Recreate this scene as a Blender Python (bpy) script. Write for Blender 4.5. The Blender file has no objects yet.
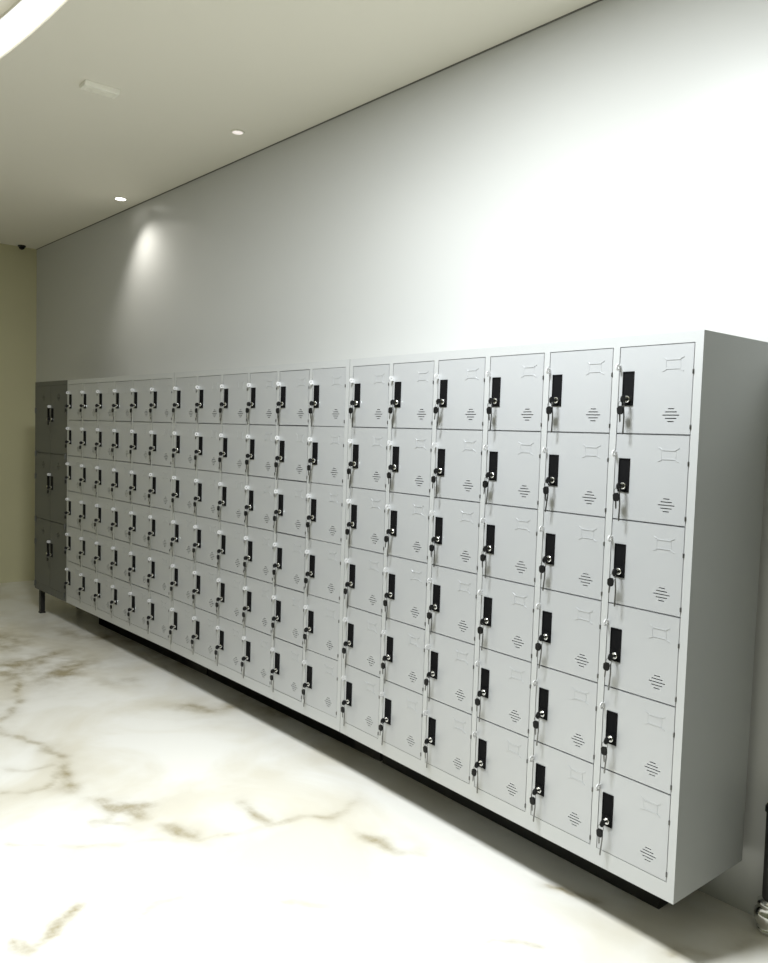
import bpy, bmesh, math, random
import numpy as np
from mathutils import Vector, Matrix, noise
C = bpy.context.scene.collection
random.seed(4)
LEG = 0.20            # underside of the locker bodies above the floor
W, H, D = 1.630, 1.65, 0.4068
ZC = 2.97 + LEG       # ceiling
XL = -6.93            # left wall
def wall_y(x): return 0.47 + 0.035 * x

# ------------------------------------------------------------------ materials
def mat(name, col, rough=0.5, metal=0.0, spec=0.5, noise_amt=0.0, nscale=8, bump=0.0, emit=None, strength=0, coat=0):
    m = bpy.data.materials.new(name); m.use_nodes = True
    n = m.node_tree.nodes; l = m.node_tree.links; b = n['Principled BSDF']
    b.inputs['Base Color'].default_value = (*col, 1)
    b.inputs['Roughness'].default_value = rough
    b.inputs['Metallic'].default_value = metal
    b.inputs['Specular IOR Level'].default_value = spec
    b.inputs['Coat Weight'].default_value = coat
    if emit:
        b.inputs['Emission Color'].default_value = (*emit, 1); b.inputs['Emission Strength'].default_value = strength
    tc = n.new('ShaderNodeTexCoord')
    t = n.new('ShaderNodeTexNoise'); t.inputs['Scale'].default_value = nscale; t.inputs['Detail'].default_value = 4
    l.new(tc.outputs['Object'], t.inputs['Vector'])
    if noise_amt:
        mx = n.new('ShaderNodeMix'); mx.data_type = 'RGBA'
        mx.inputs[6].default_value = (*[c * (1 - noise_amt) for c in col], 1)
        mx.inputs[7].default_value = (*[min(1, c * (1 + noise_amt)) for c in col], 1)
        l.new(t.outputs['Fac'], mx.inputs[0]); l.new(mx.outputs[2], b.inputs['Base Color'])
    if bump:
        bp = n.new('ShaderNodeBump'); bp.inputs['Strength'].default_value = bump; bp.inputs['Distance'].default_value = 0.002
        l.new(t.outputs['Fac'], bp.inputs['Height']); l.new(bp.outputs['Normal'], b.inputs['Normal'])
    return m
M = {}
M['paint'] = mat('locker_grey_paint', (0.51, 0.52, 0.53), 0.38, 0.45, 0.5, 0.03, 3)
M['side'] = mat('locker_grey_shaded_side', (0.33, 0.34, 0.33), 0.40, 0.3, 0.5, 0.03, 3)  # same locker grey, darkened: shade of the side panel put into the colour
M['frame'] = mat('locker_grey_lit_frame', (0.54, 0.55, 0.55), 0.38, 0.4, 0.5, 0.03, 3)  # same locker grey, lightened: light caught by the front edges painted in
M['dark_paint'] = mat('dark_grey_paint', (0.085, 0.088, 0.08), 0.42, 0, 0.5, 0.05, 3)
M['plastic'] = mat('black_plastic', (0.0025, 0.0025, 0.003), 0.7, 0, 0.12)
M['plastic2'] = mat('black_key_plastic', (0.004, 0.004, 0.004), 0.5, 0, 0.25)
M['chrome'] = mat('chrome', (0.75, 0.75, 0.74), 0.18, 1.0)
M['steel'] = mat('key_steel', (0.17, 0.17, 0.165), 0.35, 1.0)
M['tab'] = mat('plated_tab', (0.70, 0.70, 0.70), 0.4, 0.3)
M['leg'] = mat('black_leg_paint', (0.015, 0.014, 0.012), 0.5)
M['wall'] = mat('glossy_white_wall_panel', (0.58, 0.585, 0.57), 0.36, 0, 0.35, 0.012, 1.3)
M['wall_side'] = mat('matt_beige_wall', (0.58, 0.55, 0.35), 0.6, 0, 0.3, 0.03, 1.5)
M['wall_back'] = mat('olive_beige_wall', (0.18, 0.19, 0.11), 0.7, 0, 0.3, 0.03, 1.5)
M['ceiling'] = mat('matt_cream_ceiling', (0.84, 0.81, 0.70), 0.85, 0, 0.2, 0.015, 1.1)
M['joint'] = mat('ceiling_joint_shadow_gap', (0.16, 0.155, 0.14), 0.8)
M['trim'] = mat('fixture_white', (0.93, 0.91, 0.80), 0.5)
M['cove'] = mat('cove_diffuser', (0.8, 0.8, 0.8), 0.6, emit=(0.97, 0.985, 1.0), strength=0.6)
M['lens_bright'] = mat('downlight_lens', (0.9, 0.9, 0.9), 0.4, emit=(1, 0.98, 0.92), strength=7)
M['lens_dim'] = mat('dim_downlight_lens', (0.75, 0.68, 0.64), 0.4, emit=(1, 0.92, 0.88), strength=0.45)

# ------------------------------------------------------------------ helpers
def obj(name, bm, m, parent=None, smooth=False, bevel=0):
    me = bpy.data.meshes.new(name)
    bmesh.ops.recalc_face_normals(bm, faces=bm.faces)
    bm.to_mesh(me); bm.free()
    if smooth:
        for p in me.polygons: p.use_smooth = True
    for x in (m if isinstance(m, (list, tuple)) else [m]): me.materials.append(x)
    o = bpy.data.objects.new(name, me); C.objects.link(o)
    if parent: o.parent = parent
    if bevel:
        b = o.modifiers.new('bevel', 'BEVEL'); b.width = bevel; b.segments = 2; b.limit_method = 'ANGLE'
    return o
def box(bm, x0, x1, y0, y1, z0, z1):
    v = [bm.verts.new((x, y, z)) for x in (x0, x1) for y in (y0, y1) for z in (z0, z1)]
    for f in ((0,1,3,2), (4,6,7,5), (0,4,5,1), (2,3,7,6), (0,2,6,4), (1,5,7,3)):
        bm.faces.new([v[i] for i in f])
def lathe(bm, prof, axis='z', c=(0,0,0), seg=24):
    rings = []
    for r, h in prof:
        ring = []
        for i in range(seg):
            a = 2*math.pi*i/seg; u, w = r*math.cos(a), r*math.sin(a)
            p = {'z': (u, w, h), 'y': (u, h, w), 'x': (h, u, w)}[axis]
            ring.append(bm.verts.new((c[0]+p[0], c[1]+p[1], c[2]+p[2])))
        rings.append(ring)
    for a, b in zip(rings, rings[1:]):
        for i in range(seg): bm.faces.new((a[i], a[(i+1)%seg], b[(i+1)%seg], b[i]))
    bm.faces.new(rings[0]); bm.faces.new(rings[-1])
def prism(bm, pts, y0, y1):           # outline in x,z extruded along y
    a = [bm.verts.new((x, y0, z)) for x, z in pts]; b = [bm.verts.new((x, y1, z)) for x, z in pts]
    bm.faces.new(a); bm.faces.new(b)
    n = len(pts)
    for i in range(n): bm.faces.new((a[i], a[(i+1)%n], b[(i+1)%n], b[i]))
def tube(bm, pts, r, seg=8, closed=False):
    pts = [Vector(p) for p in pts]; n = len(pts); rings = []
    for i, p in enumerate(pts):
        q0 = pts[(i-1)%n] if (closed or i) else p
        q1 = pts[(i+1)%n] if (closed or i < n-1) else p
        d = (q1-q0).normalized(); s = d.orthogonal().normalized() if not rings else (rings_s - rings_s.dot(d)*d).normalized()
        rings_s = s; t = d.cross(s)
        rings.append([bm.verts.new(p + r*(math.cos(2*math.pi*k/seg)*s + math.sin(2*math.pi*k/seg)*t)) for k in range(seg)])
    for i in range(n if closed else n-1):
        a, b = rings[i], rings[(i+1)%n]
        for k in range(seg): bm.faces.new((a[k], a[(k+1)%seg], b[(k+1)%seg], b[k]))
    if not closed: bm.faces.new(rings[0]); bm.faces.new(rings[-1])
def grid_panel(bm, xs, zs, y0, y1, solid):
    """a flat panel from y0 to y1 made of cells; solid(i,j) says whether the cell is there"""
    nx, nz = len(xs)-1, len(zs)-1; vs = {}
    def V(i, j, y):
        if (i, j, y) not in vs: vs[(i, j, y)] = bm.verts.new((xs[i], y, zs[j]))
        return vs[(i, j, y)]
    ok = lambda i, j: 0 <= i < nx and 0 <= j < nz and solid(i, j)
    for i in range(nx):
        for j in range(nz):
            if not ok(i, j): continue
            bm.faces.new((V(i,j,y0), V(i+1,j,y0), V(i+1,j+1,y0), V(i,j+1,y0)))
            bm.faces.new((V(i,j,y1), V(i,j+1,y1), V(i+1,j+1,y1), V(i+1,j,y1)))
            for di, dj, a, b in ((-1,0,(i,j),(i,j+1)), (1,0,(i+1,j),(i+1,j+1)), (0,-1,(i,j),(i+1,j)), (0,1,(i,j+1),(i+1,j+1))):
                if not ok(i+di, j+dj): bm.faces.new((V(*a,y0), V(*b,y0), V(*b,y1), V(*a,y1)))
def empty(name, label, cat, loc=(0,0,0), rotz=0, group=None):
    o = bpy.data.objects.new(name, None); C.objects.link(o)
    o.empty_display_size = 0.1; o.location = loc; o.rotation_euler = (0, 0, rotz)
    o['label'] = label; o['category'] = cat
    if group: o['group'] = group
    return o
def tag(o, label, cat, group=None):
    o['label'] = label; o['category'] = cat
    if group: o['group'] = group
    return o
def struct(name, bm, m, **k):
    o = obj(name, bm, m, **k); o['kind'] = 'structure'; return o
def copy(o, parent=None, name=None):
    c = o.copy(); C.objects.link(c); c.parent = parent
    for ch in o.children: copy(ch, c)
    return c

# ------------------------------------------------------------------ room shell
XR, YF = 4.0, -5.6
bm = bmesh.new()
def seg(a, b, s):
    return list(np.arange(a, b, s))
xs = seg(XL, -5.0, 0.05) + seg(-5.0, 0.6, 0.018) + seg(0.6, XR, 0.3) + [XR]
ys = seg(YF, -2.2, 0.3) + seg(-2.2, 0.62, 0.018) + [0.62]
gx, gy = np.meshgrid(np.array(xs), np.array(ys), indexing='ij')
VEINS_AND_SHADE = [
(0.15,1.0,[(-4.05,-0.81),(-3.85,-0.68),(-3.79,-0.52),(-4.03,-0.34),(-4.21,-0.45),(-4.14,-0.67)]),
(0.07,0.5,[(-3.53,-0.38),(-3.44,-0.36),(-3.41,-0.21)]),
(0.026,1,[(-3.85,-0.76),(-3.58,-0.87),(-3.06,-1.04),(-2.83,-1.01),(-2.47,-0.96)]),
(0.04,.9,[(-2.47,-0.96),(-2.22,-0.95),(-2.06,-0.94),(-1.86,-0.86),(-1.81,-0.78)]),
(0.045,1,[(-1.79,-0.81),(-1.63,-0.79),(-1.58,-0.76)]),
(0.02,0.7,[(-2.29,-1.24),(-2.25,-1.14),(-2.25,-1.05),(-2.39,-0.97)]),
(0.02,0.8,[(-1.67,-0.50),(-1.44,-0.54),(-1.44,-0.42),(-1.37,-0.32),(-1.34,-0.21),(-1.37,-0.06)]),
(0.03,0.8,[(-1.19,-0.25),(-1.11,-0.22),(-1.02,-0.23),(-0.96,-0.16)]),
(0.07,0.8,[(-2.87,-0.22),(-2.69,-0.10),(-2.78,0.21),(-2.43,0.20),(-2.18,0.30),(-1.84,0.29)]),  # not a vein: brownish shade along the locker shadow, painted into the marble
(0.022,0.9,[(-1.27,-1.48),(-1.20,-1.43),(-1.24,-1.33),(-1.28,-1.20)]),
(0.014,0.45,[(-1.89,-1.34),(-1.59,-0.97),(-1.51,-0.73),(-1.44,-0.54)]),
(0.014,0.45,[(-1.14,-1.19),(-1.18,-1.00),(-1.04,-0.83),(-0.90,-0.57)]),
(0.02,0.9,[(-0.45,0.06),(-0.37,0.11),(-0.33,0.12)]),
(0.025,0.7,[(-0.03,0.11),(-0.02,0.16),(0.06,0.22),(0.11,0.35)]),
(0.014,0.5,[(-0.37,-0.41),(-0.36,-0.33),(-0.28,-0.25)]),
(0.14,0.75,[(-4.87,-0.19),(-4.36,0.07),(-3.71,0.15),(-3.45,0.34)]),
(0.02,0.5,[(-2.51,-1.19),(-2.43,-1.13),(-2.47,-0.96)]),
(0.018,0.45,[(-1.86,-0.86),(-1.78,-0.98),(-1.84,-0.99),(-1.62,-0.82)]),
(0.16,0.8,[(-6.3,-0.6),(-5.6,-0.75),(-5.0,-0.55),(-4.6,-0.7)]),
(0.03,0.6,[(-1.0,-3.2),(-0.4,-2.6),(0.6,-2.4),(1.8,-1.6),(3.2,-1.4)]),
(0.02,0.5,[(0.5,-0.9),(1.2,-0.6),(1.6,0.1),(2.6,0.4)]),
]
flat = np.stack([gx.ravel(), gy.ravel()], 1)
wrp = np.zeros_like(flat); vein_and_shade = np.zeros(len(flat)); brk = np.zeros(len(flat))
for i, (x, y) in enumerate(flat):
    if -5.6 < x < 0.6 and y > -2.3:
        p = Vector((x*2.6, y*2.6, 0.3)); q = Vector((x*11, y*11, 5.3))
        wrp[i] = (0.09*noise.noise(p) + 0.028*noise.noise(q), 0.09*noise.noise(p+Vector((9,3,1))) + 0.028*noise.noise(q+Vector((3,8,2))))
        brk[i] = noise.noise(Vector((x*5, y*5, 9))) + 0.6*noise.noise(Vector((x*16, y*16, 2)))
wp = flat + wrp
for w, s, pts in VEINS_AND_SHADE:
    dmin = np.full(len(flat), 9.0)
    for (ax, ay), (bx, by) in zip(pts, pts[1:]):
        a = np.array((ax, ay)); d = np.array((bx-ax, by-ay)); L2 = d@d
        t = np.clip(((wp-a)@d)/L2, 0, 1); q = a + t[:, None]*d
        dmin = np.minimum(dmin, np.hypot(*(wp-q).T))
    core = 0.8*np.exp(-(dmin/(w*0.8))**2)*s; halo = 0.3*np.exp(-(dmin/(w*2.6))**2)*s
    vein_and_shade = np.maximum(vein_and_shade, (core + halo)*np.clip(0.75+0.9*brk, 0.12, 1.15))
vein_and_shade = np.clip(vein_and_shade, 0, 1).reshape(gx.shape)
vv = [[bm.verts.new((x, y, 0)) for y in ys] for x in xs]
for i in range(len(xs)-1):
    for j in range(len(ys)-1):
        bm.faces.new((vv[i][j], vv[i+1][j], vv[i+1][j+1], vv[i][j+1]))
mf = bpy.data.materials.new('polished_white_marble'); mf.use_nodes = True
n = mf.node_tree.nodes; l = mf.node_tree.links; b = n['Principled BSDF']
b.inputs['Roughness'].default_value = 0.28; b.inputs['Specular IOR Level'].default_value = 0.4
at = n.new('ShaderNodeAttribute'); at.attribute_name = 'vein_and_shade'
tc = n.new('ShaderNodeTexCoord')
nz = n.new('ShaderNodeTexNoise'); nz.inputs['Scale'].default_value = 9; nz.inputs['Detail'].default_value = 7; nz.inputs['Roughness'].default_value = 0.65
l.new(tc.outputs['Object'], nz.inputs['Vector'])
mr = n.new('ShaderNodeMapRange'); mr.inputs[1].default_value = 0.35; mr.inputs[2].default_value = 0.65; mr.inputs[3].default_value = 0.45; mr.inputs[4].default_value = 1.15
l.new(nz.outputs['Fac'], mr.inputs[0])
mu = n.new('ShaderNodeMath'); mu.operation = 'MULTIPLY'; mu.use_clamp = True
l.new(at.outputs['Fac'], mu.inputs[0]); l.new(mr.outputs[0], mu.inputs[1])
cl = n.new('ShaderNodeTexNoise'); cl.inputs['Scale'].default_value = 1.1; cl.inputs['Detail'].default_value = 6; cl.inputs['Distortion'].default_value = 1.2
l.new(tc.outputs['Object'], cl.inputs['Vector'])
cr = n.new('ShaderNodeValToRGB')
cr.color_ramp.elements[0].position = 0.38; cr.color_ramp.elements[0].color = (0.70, 0.665, 0.57, 1)
cr.color_ramp.elements[1].position = 0.56; cr.color_ramp.elements[1].color = (0.81, 0.795, 0.745, 1)
l.new(cl.outputs['Fac'], cr.inputs['Fac'])
mx = n.new('ShaderNodeMix'); mx.data_type = 'RGBA'
l.new(mu.outputs[0], mx.inputs[0]); l.new(cr.outputs['Color'], mx.inputs[6]); mx.inputs[7].default_value = (0.34, 0.29, 0.18, 1)
l.new(mx.outputs[2], b.inputs['Base Color'])
floor = struct('floor', bm, mf)
ca = floor.data.attributes.new('vein_and_shade', 'FLOAT', 'POINT')
ca.data.foreach_set('value', vein_and_shade.ravel().astype(np.float32))

TH = 0.08
bm = bmesh.new()
# wall behind the lockers
v = []
for x in (XL-TH, XR+TH):
    y = wall_y(x)
    v += [bm.verts.new((x, y, -0.02)), bm.verts.new((x, y, ZC+0.3)), bm.verts.new((x, y+TH, -0.02)), bm.verts.new((x, y+TH, ZC+0.3))]
for f in ((0,1,5,4), (2,6,7,3), (0,4,6,2), (1,3,7,5), (0,2,3,1), (4,5,7,6)): bm.faces.new([v[i] for i in f])
struct('wall_back', bm, M['wall'])
bm = bmesh.new(); box(bm, XL-TH, XL, YF, wall_y(XL), -0.02, ZC+0.3); struct('wall_left', bm, M['wall_side'])
bm = bmesh.new(); box(bm, XR, XR+TH, YF, wall_y(XR), -0.02, ZC+0.3); struct('wall_right', bm, M['wall_back'])
bm = bmesh.new(); box(bm, XL-TH, XR+TH, YF-TH, YF, -0.02, ZC+0.3); struct('wall_front', bm, M['wall_back'])

# ceiling with an oval recess
EC = (-1.6, -2.26); EA, EB = 3.6, 1.23; NS = 96
xr = lambda c: (EA if c < 0 else 2.3)*c
ell = [(EC[0]+xr(math.cos(2*math.pi*k/NS)), EC[1]+EB*math.sin(2*math.pi*k/NS)) for k in range(NS)]
bm = bmesh.new()
co = [(XL, YF), (XR, YF), (XR, wall_y(XR)), (XL, wall_y(XL))]
cv = [bm.verts.new((*p, ZC)) for p in co]; ev = [bm.verts.new((*p, ZC)) for p in ell]
ed = [bm.edges.new((cv[i], cv[(i+1) % 4])) for i in range(4)] + [bm.edges.new((ev[i], ev[(i+1) % NS])) for i in range(NS)]
bmesh.ops.triangle_fill(bm, use_beauty=True, use_dissolve=False, edges=ed)
top = ZC + 0.19
tv = [bm.verts.new((*p, top)) for p in ell]
for i in range(NS): bm.faces.new((ev[i], ev[(i+1) % NS], tv[(i+1) % NS], tv[i]))
bm.faces.new(tv)
struct('ceiling', bm, M['ceiling'])
bm = bmesh.new()
NS2 = 96; k1 = 0.985
r0 = [bm.verts.new((EC[0]+xr(math.cos(2*math.pi*k/NS2))*0.994, EC[1]+(EB-.02)*math.sin(2*math.pi*k/NS2), ZC+0.004)) for k in range(NS2)]
r1 = [bm.verts.new((EC[0]+xr(math.cos(2*math.pi*k/NS2))*0.994, EC[1]+(EB-.02)*math.sin(2*math.pi*k/NS2), ZC+0.15)) for k in range(NS2)]
r2 = [bm.verts.new((v.co.x*1.0 + (v.co.x-EC[0])*0.003, v.co.y + (v.co.y-EC[1])*0.01, v.co.z)) for v in r0]
r3 = [bm.verts.new((v.co.x*1.0 + (v.co.x-EC[0])*0.003, v.co.y + (v.co.y-EC[1])*0.01, v.co.z)) for v in r1]
for i in range(NS2):
    j = (i+1) % NS2
    for a, b_ in ((r0, r1), (r1, r3), (r3, r2), (r2, r0)): bm.faces.new((a[i], a[j], b_[j], b_[i]))
tag(obj('cove_light', bm, M['cove']), 'bright white curved cove light around the ceiling recess', 'light')
# dark joint between ceiling and wall
bm = bmesh.new(); v = []
for x in (XL, XR):
    y = wall_y(x)
    v += [bm.verts.new((x, y-0.003, ZC-0.006)), bm.verts.new((x, y-0.003, ZC)), bm.verts.new((x, y, ZC-0.006)), bm.verts.new((x, y, ZC))]
for f in ((0,1,5,4), (2,6,7,3), (0,4,6,2), (1,3,7,5), (0,2,3,1), (4,5,7,6)): bm.faces.new([v[i] for i in f])
struct('trim_1', bm, M['joint'])

# ------------------------------------------------------------------ ceiling fixtures
def downlight(x, y, label, lens, group='small round downlights along the wall', k=0.85):
    t = empty('downlight', label, 'light', (x, y, ZC), 0, group); t.scale = (k, k, 1)
    bm = bmesh.new(); lathe(bm, [(0.052, 0.0), (0.054, -0.004), (0.048, -0.007), (0.042, -0.006), (0.042, 0.0)])
    obj('trim_ring', bm, M['trim'], t, smooth=True)
    bm = bmesh.new(); lathe(bm, [(0.041, 0.0), (0.041, -0.0055), (0.0, -0.008)][:2]); obj('lens', bm, lens, t)
    return t
downlight(-4.65, 0.15, 'small bright downlight in the ceiling nearest the far left corner', M['lens_bright'])
downlight(-2.88, 0.12, 'small dim pinkish downlight in the ceiling, nearer than the bright one', M['lens_dim'], k=0.7)
t = empty('ceiling_unit', 'small flat cream rectangular fixture on the ceiling below the curved cove', 'ceiling light', (-2.835, -0.66, ZC), 0)
bm = bmesh.new(); prism(bm, [(-0.045, 0), (0.045, 0), (0.036, -0.022), (-0.036, -0.022)], -0.085, 0.085); obj('housing', bm, M['trim'], t, bevel=0.003)
bm = bmesh.new()
for k in range(4): box(bm, -0.026+k*0.014, -0.020+k*0.014, -0.07, 0.07, -0.0245, -0.0215)
obj('louvre', bm, M['trim'], t)
t = empty('dome_camera', 'tiny black dome in the far left corner of the ceiling', 'camera', (XL+0.06, wall_y(XL)-0.15, ZC), 0)
bm = bmesh.new(); lathe(bm, [(0.035, 0), (0.035, -0.012), (0.028, -0.014)]); obj('mount', bm, M['leg'], t)
bm = bmesh.new(); lathe(bm, [(0.027, -0.013), (0.025, -0.024), (0.017, -0.034), (0.006, -0.039)]); obj('dome', bm, M['plastic2'], t, smooth=True)

# ------------------------------------------------------------------ lockers
PZ, PX, DW = 0.2605, 0.267, 0.244
def vent_panel(w, h, vx, vz, k=1.0, th=0.0015):
    """door sheet, origin at its upper left corner of the front; slots centred on vx,vz"""
    slots = [(0.5*0.028*k*s, dz*k) for s, dz in ((0.42, 0.0185), (0.76, 0.0093), (1.08*0.98+0.9*0, 0), (0.76, -0.0093), (0.42, -0.0185))]
    slots = [(0.010*k, .0185*k), (0.018*k, .0093*k), (0.0265*k, 0), (0.018*k, -.0093*k), (0.010*k, -.0185*k)]
    X = sorted({0, w} | {vx+s*a for a, _ in slots for s in (-1, 1)})
    Zs = sorted({0, -h} | {vz+dz+s*0.0014*k for _, dz in slots for s in (-1, 1)})
    def solid(i, j):
        cx, cz = (X[i]+X[i+1])/2, (Zs[j]+Zs[j+1])/2
        return not any(abs(cx-vx) < a and abs(cz-vz-dz) < 0.0014*k for a, dz in slots)
    bm = bmesh.new(); grid_panel(bm, X, Zs, 0, th, solid)
    # folded edges of the sheet
    for x0, x1, z0, z1 in ((0, th, -h, 0), (w-th, w, -h, 0), (0, w, -th, 0), (0, w, -h, -h+th)):
        box(bm, x0, x1, 0, 0.016, z0, z1)
    return bm
def door_parts(parent_door, w, k=1, mirror=False):
    """handle plate, lock, padlock tab, card holder, hinges: sub-parts of a door, origin at the door's upper left"""
    s = lambda x: (w - x) if mirror else x
    def bx(bm, x0, x1, *r):
        a, b_ = sorted((s(x0), s(x1))); box(bm, a, b_, *r)
    bm = bmesh.new()
    x0, x1, z0, z1 = 0.014, 0.052, -0.175, -0.073     # recessed pull with a raised rim and a lock block at its foot
    bx(bm, x0, x1, -0.0008, 0.0, z0, z1)
    for r in ((x0, x0+0.003, z0, z1), (x1-0.003, x1, z0, z1), (x0, x1, z1-0.003, z1), (x0, x1, z0, z0+0.003)):
        bx(bm, r[0], r[1], -0.003, -0.0008, r[2], r[3])
    bx(bm, x0+0.003, x1-0.003, -0.0035, -0.0008, z0+0.003, z0+0.034)
    obj('handle_plate', bm, M['plastic'], parent_door)
    bm = bmesh.new()
    lathe(bm, [(0.010, -0.003), (0.010, -0.010), (0.008, -0.012), (0.0035, -0.012), (0.0035, -0.0105)][:3], 'y', (s(0.036), 0, -0.156), 20)
    obj('lock_cylinder', bm, M['chrome'], parent_door, smooth=False)
    bm = bmesh.new()                                   # eye of a padlock staple, seen edge on from the front
    n_ = 14; ro, ri = 0.0105, 0.004; cy, cz = -0.012, -0.060; xa, xb = sorted((s(0.001), s(0.004)))
    ring = {}
    for xx in (xa, xb):
        for rr in (ro, ri):
            ring[(xx, rr)] = [bm.verts.new((xx, cy+rr*math.cos(2*math.pi*i/n_), cz+rr*math.sin(2*math.pi*i/n_))) for i in range(n_)]
    for a, b_ in (((xa,ro),(xb,ro)), ((xb,ro),(xb,ri)), ((xb,ri),(xa,ri)), ((xa,ri),(xa,ro))):
        for i in range(n_): bm.faces.new((ring[a][i], ring[a][(i+1)%n_], ring[b_][(i+1)%n_], ring[b_][i]))
    box(bm, xa, xb, -0.003, 0.002, cz-0.009, cz+0.009)
    obj('padlock_tab', bm, M['tab'], parent_door)
    if w < 0.27:
        bm = bmesh.new()
        cx = 0.178
        for zc, sg in ((-0.044, 1), (-0.070, -1)):
            # one bent bar of the card holder: flat middle, ends turned outwards
            P = [(-0.033, 0.007*sg), (-0.024, 0.003*sg), (-0.021, 0), (0.021, 0), (0.024, 0.003*sg), (0.033, 0.007*sg)]
            for (ax, az), (bx_, bz) in zip(P, P[1:]):
                prism(bm, [(cx+ax, zc+az-0.0011), (cx+bx_, zc+bz-0.0011), (cx+bx_, zc+bz+0.0011), (cx+ax, zc+az+0.0011)], -0.0014, 0.0)
        for ax in (-0.023, 0.023): box(bm, cx+ax-0.0006, cx+ax+0.0006, -0.0006, 0.0, -0.071, -0.043)
        obj('card_holder', bm, M['paint'], parent_door)
        for hz in (-0.080, -0.236):
            bm = bmesh.new(); lathe(bm, [(0.0022, -0.007), (0.0026, -0.005), (0.0026, 0.005), (0.0022, 0.007)], 'z', (w+0.0005, -0.0012, hz), 10)
            obj('hinge', bm, M['steel'], parent_door, smooth=True)
    else:
        for hz in (-0.09, -0.43):
            bm = bmesh.new(); lathe(bm, [(0.006, -0.022), (0.007, -0.02), (0.007, 0.02), (0.006, 0.022)], 'z', (s(w)+(-0.004 if mirror else 0.004), -0.004, hz), 10)
            obj('hinge', bm, M['dark_paint'], parent_door, smooth=True)
def legs(root, w, xs_, ys_):
    for x in xs_:
        for y in ys_:
            bm = bmesh.new(); box(bm, x-0.0175, x+0.0175, y-0.0175, y+0.0175, 0.012, LEG); box(bm, x-0.021, x+0.021, y-0.021, y+0.021, 0.0, 0.012)
            obj('leg', bm, M['leg'], root)

def carcass(w, colx, rowz, m, root, stw):
    """open-fronted steel case: sides, top, bottom, back, shelves and uprights"""
    bm = bmesh.new(); z0, z1 = LEG, LEG+H
    t = 0.004
    X = sorted({-w, 0} | {x for c in colx for x in c}); Zs = sorted({z0, z1} | {z for r in rowz for z in r})
    def solid(i, j):
        cx, cz = (X[i]+X[i+1])/2, (Zs[j]+Zs[j+1])/2
        return not (any(a < cx < b_ for a, b_ in colx) and min(r[0] for r in rowz) < cz < max(r[1] for r in rowz))
    grid_panel(bm, X, Zs, 0, 0.003, solid)
    box(bm, -w, -w+t, 0.003, D, z0, z1); box(bm, -t, 0, 0.003, D, z0, z1)
    box(bm, -w+t, -t, 0.003, D, z0, z0+t); box(bm, -w+t, -t, 0.003, D, z1-t, z1)
    box(bm, -w+t, -t, D-t, D, z0+t, z1-t)
    for i in range(len(colx)-1):                      # partitions between the columns
        xm = (colx[i][0] + colx[i+1][1])/2; box(bm, xm-0.001, xm+0.001, 0.003, D-t, z0+t, z1-t)
    for r in rowz[:-1]:                               # shelves between the doors
        box(bm, -w+t, -t, 0.020, D-t, r[0]-0.002, r[0]+0.002)
    bm.faces.ensure_lookup_table()
    for fc in bm.faces:
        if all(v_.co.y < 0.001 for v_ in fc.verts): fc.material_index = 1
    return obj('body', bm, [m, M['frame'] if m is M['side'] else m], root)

ORD = ['top', 'second', 'third', 'fourth', 'fifth', 'bottom']
GAP = 0.0016
colx = [(-0.025-PX*c-DW, -0.025-PX*c) for c in range(6)]
ZT = LEG + 1.618
rowz = [(ZT-PZ*(r+1), ZT-PZ*r) for r in range(6)]
def small_unit(label, loc, rotz, proto=[None]):
    if proto[0]:
        root = copy(proto[0]); root.location = loc; root.rotation_euler = (0, 0, rotz); root['label'] = label
        return root
    root = empty('locker_unit', label, 'locker', loc, rotz, 'grey key-lock locker units of thirty-six doors')
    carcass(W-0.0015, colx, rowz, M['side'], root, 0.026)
    first = None
    for c in range(6):
        for r in range(6):
            x, z = colx[c][0]+GAP, rowz[r][1]-GAP
            if first is None:
                first = obj('door', vent_panel(DW-2*GAP, PZ-2*GAP+0.0006, 0.178, -0.203), M['paint'], root)
                door_parts(first, DW-2*GAP); d = first
            else: d = copy(first, root)
            d.location = (x, 0.0004, z)
    proto[0] = root
    return root
R2, R3 = 0.0348, 0.0515
O2 = (-W-0.001, 0, 0); O3 = (O2[0]-(W+0.001)*math.cos(R2), -(W+0.001)*math.sin(R2), 0)
O4 = (O3[0]-(W+0.001)*math.cos(R3), O3[1]-(W+0.001)*math.sin(R3), 0)
U = [((0, 0, 0), 0.0, 'nearest grey locker unit, thirty-six doors, its shaded side panel showing on the right', 'nearest locker unit'),
     (O2, R2, 'middle grey locker unit of thirty-six doors between the nearest and the farther one', 'middle locker unit'),
     (O3, R3, 'farther grey locker unit of thirty-six doors beside the dark three-row cabinet', 'farther locker unit')]

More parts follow.
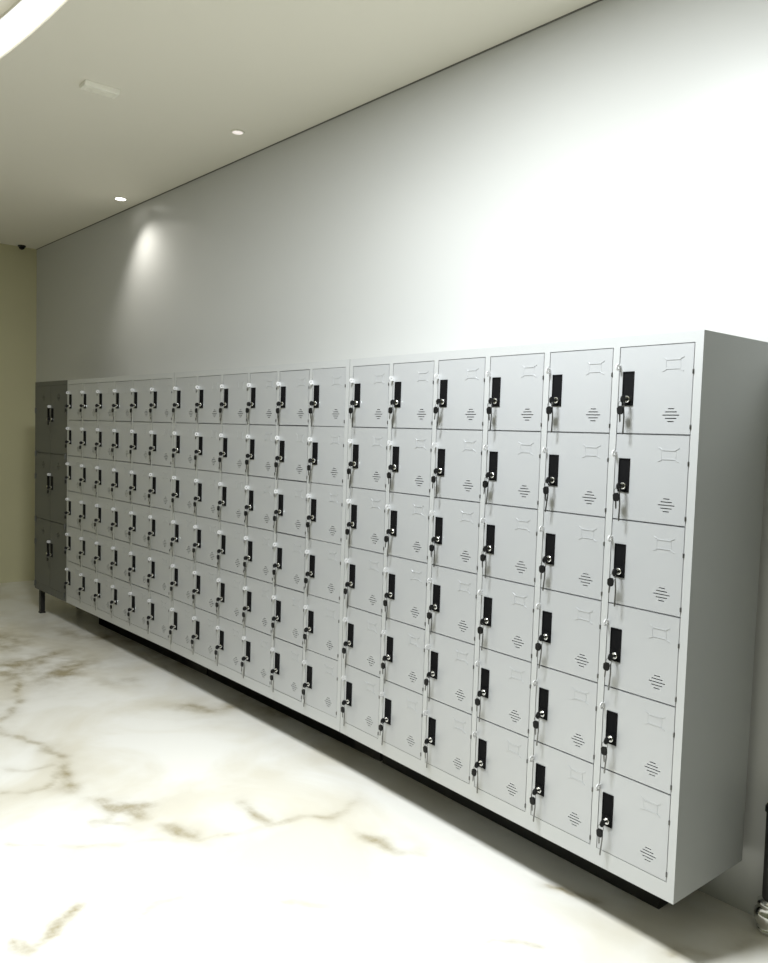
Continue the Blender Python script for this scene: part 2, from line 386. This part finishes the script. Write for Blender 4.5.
def key_proto():
    """two keys on a ring; origin at the face of the lock cylinder, the lock on +y side"""
    t = empty('key_set', '', 'keys', group='key sets hanging in the locker doors')
    bm = bmesh.new()                                   # key in the lock: shank along y, round head standing out
    box(bm, -0.0011, 0.0011, -0.008, 0.0, -0.0035, 0.0035)
    n_ = 16
    a = [bm.verts.new((-0.0022, -0.017+0.0115*math.cos(2*math.pi*i/n_), -0.001+0.0115*math.sin(2*math.pi*i/n_))) for i in range(n_)]
    b_ = [bm.verts.new((0.0022, v_.co.y, v_.co.z)) for v_ in a]
    bm.faces.new(a); bm.faces.new(b_)
    for i in range(n_): bm.faces.new((a[i], a[(i+1)%n_], b_[(i+1)%n_], b_[i]))
    obj('inserted_key', bm, M['plastic2'], t, bevel=0.0008)
    bm = bmesh.new()
    tube(bm, [(-0.004+0.010*math.cos(q), -0.0185, -0.016+0.010*math.sin(q)) for q in [2*math.pi*i/18 for i in range(18)]], 0.0009, 6, True)
    obj('key_ring', bm, M['steel'], t, smooth=True)
    bm = bmesh.new()                                   # spare key: black head
    prism(bm, [(-0.013, -0.021), (-0.003, -0.020), (0.002, -0.026), (0.002, -0.040), (-0.002, -0.046), (-0.014, -0.046), (-0.018, -0.041), (-0.019, -0.027)], -0.0215, -0.0160)
    sk = obj('spare_key_head', bm, M['plastic2'], t, bevel=0.0008)
    bm = bmesh.new()
    prism(bm, [(-0.0125, -0.046), (-0.0075, -0.046), (-0.0075, -0.066), (-0.010, -0.070), (-0.0120, -0.066), (-0.0125, -0.058)], -0.0185, -0.0172)
    obj('key_blade', bm, M['steel'], sk)
    bm = bmesh.new()                                   # long strap and thin metal tag beside it
    prism(bm, [(-0.001, -0.022), (0.003, -0.021), (0.0045, -0.052), (0.003, -0.070), (0.001, -0.104), (-0.003, -0.106), (-0.004, -0.100), (-0.001, -0.068), (0.0, -0.050)], -0.0158, -0.0146)
    obj('key_tag', bm, M['steel'], t)
    return t
KP = key_proto(); used = False
small = []
for loc, rz, label, short in U:
    root_ = small_unit(label, loc, rz)
    bm = bmesh.new(); box(bm, -W+0.004, -0.19 if rz == 0 else -0.004, 0.25, D-0.025, 0.0, LEG); obj('added_plinth', bm, M['leg'], root_)  # black base added under the lockers to deepen the dark strip there
    for r in range(6):
        for c in range(6):
            k = KP if not used else copy(KP); used = True
            lx, ly, lz = colx[c][0]+GAP+0.036, -0.0118, rowz[r][1]-GAP-0.156
            k.location = (loc[0]+lx*math.cos(rz)-ly*math.sin(rz), loc[1]+lx*math.sin(rz)+ly*math.cos(rz), lz)
            k.rotation_euler = (0, 0, rz)
            sw = random.uniform(-0.10, 0.12)
            for ch in k.children:
                if ch.name.startswith('spare_key'): ch.rotation_euler = (0, sw, 0)
                elif ch.name.startswith('key_tag'): ch.rotation_euler = (0, random.uniform(-0.07, 0.07), 0)
            cc = ['first', 'second', 'third', 'fourth', 'fifth', 'sixth'][c]
            k['label'] = f'keys in the {ORD[r]} row door, {cc} column from the right, of the {short}'

# dark cabinet at the far end: two columns of three tall doors
CW = 0.665; loc = O4; rz = 0.0515
cab = empty('storage_locker', 'dark grey three-row locker cabinet at the far left end of the row', 'locker', loc, rz)
cx2 = [(-0.028-0.302, -0.028), (-0.640, -0.338)]
h3 = 1.563/3; rz3 = [(ZT-h3*(r+1), ZT-h3*r) for r in range(3)]
carcass(CW, cx2, rz3, M['dark_paint'], cab, 0.028)
legs(cab, CW, (-CW+0.055,), (0.04, D-0.06)); legs(cab, CW, (-0.15,), (D-0.06,))
for c in range(2):
    proto = None
    for r in range(3):
        if proto is None:
            d = proto = obj('door', vent_panel(0.302-2*GAP, h3-2*GAP, 0.16, -0.09, 1.2), M['dark_paint'], cab)
            door_parts(d, 0.302-2*GAP, 1, mirror=(c == 1))
            for ch in d.children:
                ch.location.z = -0.10
        else: d = copy(proto, cab)
        d.location = (cx2[c][0]+GAP, 0.0004, rz3[r][1]-GAP)
for r, nm in enumerate(('top', 'middle', 'bottom')):
    k = copy(KP)
    lx, ly, lz = cx2[0][0]+GAP+0.036, -0.0118, rz3[r][1]-GAP-0.256
    k.location = (loc[0]+lx*math.cos(rz)-ly*math.sin(rz), loc[1]+lx*math.sin(rz)+ly*math.cos(rz), lz); k.rotation_euler = (0, 0, rz)
    k['label'] = f'keys in the {nm} row door of the dark cabinet at the far left end'

# ------------------------------------------------------------------ black post with a chrome foot, right edge
t = empty('floor_post', 'black post on a bulging chrome foot at the right edge behind the lockers', 'post', (0.086, 0.426, 0))
bm = bmesh.new(); lathe(bm, [(0.030, 0.0), (0.034, 0.005), (0.034, 0.014), (0.027, 0.020), (0.040, 0.034), (0.044, 0.052), (0.042, 0.068), (0.032, 0.080), (0.036, 0.090), (0.036, 0.098), (0.026, 0.108)])
obj('foot', bm, M['chrome'], t, smooth=True)
bm = bmesh.new(); lathe(bm, [(0.021, 0.100), (0.023, 0.12), (0.024, 0.30), (0.025, 0.385)]); obj('post', bm, M['leg'], t, smooth=False)
bm = bmesh.new(); lathe(bm, [(0.025, 0.385), (0.029, 0.388), (0.029, 0.402), (0.025, 0.410)]); obj('collar', bm, M['plastic2'], t)

# ------------------------------------------------------------------ lights
def spot(name, loc, power, angle, blend=0.5, size=0.04, col=(1, 0.97, 0.9)):
    L = bpy.data.lights.new(name, 'SPOT'); L.energy = power; L.spot_size = math.radians(angle); L.spot_blend = blend
    L.shadow_soft_size = size; L.color = col
    o = bpy.data.objects.new(name, L); C.objects.link(o); o.location = loc; return o
spot('downlight_beam', (-4.62, 0.06, ZC-0.02), 17, 122, 0.8).rotation_euler = (0, -0.25, 0)
spot('downlight_beam', (-0.75, 0.0, ZC-0.02), 0.8, 140, 0.9)
def area(name, loc, power, sx, sy, col=(1, 0.98, 0.95)):
    L = bpy.data.lights.new(name, 'AREA'); L.shape = 'RECTANGLE'; L.size = sx; L.size_y = sy; L.energy = power; L.color = col
    o = bpy.data.objects.new(name, L); C.objects.link(o); o.location = loc; return o
area('unseen_ceiling_light', (-0.62, -1.3, ZC-0.01), 112, 0.5, 0.5, (0.93, 0.975, 1))  # unseen lamp without a fixture, placed to brighten the near lockers and floor
area('unseen_ceiling_light', (-3.3, -1.5, ZC-0.01), 7, 0.5, 0.5, (0.97, 0.985, 1))  # added fill lamp without a fixture, lifts the left wall and floor

w = bpy.data.worlds.new('world'); bpy.context.scene.world = w; w.use_nodes = True
w.node_tree.nodes['Background'].inputs[0].default_value = (0.8, 0.82, 0.8, 1); w.node_tree.nodes['Background'].inputs[1].default_value = 0.1

# ------------------------------------------------------------------ camera
r = Vector((0.63482, 0.77209, 0.03029)); f = Vector((-0.7698, 0.6353, -0.0616)).normalized()
r = (r - r.dot(f)*f).normalized(); u = r.cross(f)
cam = bpy.data.cameras.new('camera'); co_ = bpy.data.objects.new('camera', cam); C.objects.link(co_)
m3 = Matrix((r, u, -f)).transposed()
co_.matrix_world = Matrix.Translation((1.1767, -2.1046, 1.3404+LEG)) @ m3.to_4x4()
cam.sensor_fit = 'HORIZONTAL'; cam.sensor_width = 36; cam.lens = 803.17/768*36; cam.clip_start = 0.02
sc = bpy.context.scene; sc.camera = co_
vs = sc.view_settings; vs.view_transform = 'Standard'; vs.look = 'None'; vs.gamma = 1; vs.use_curve_mapping = False
vs.exposure = 0.52
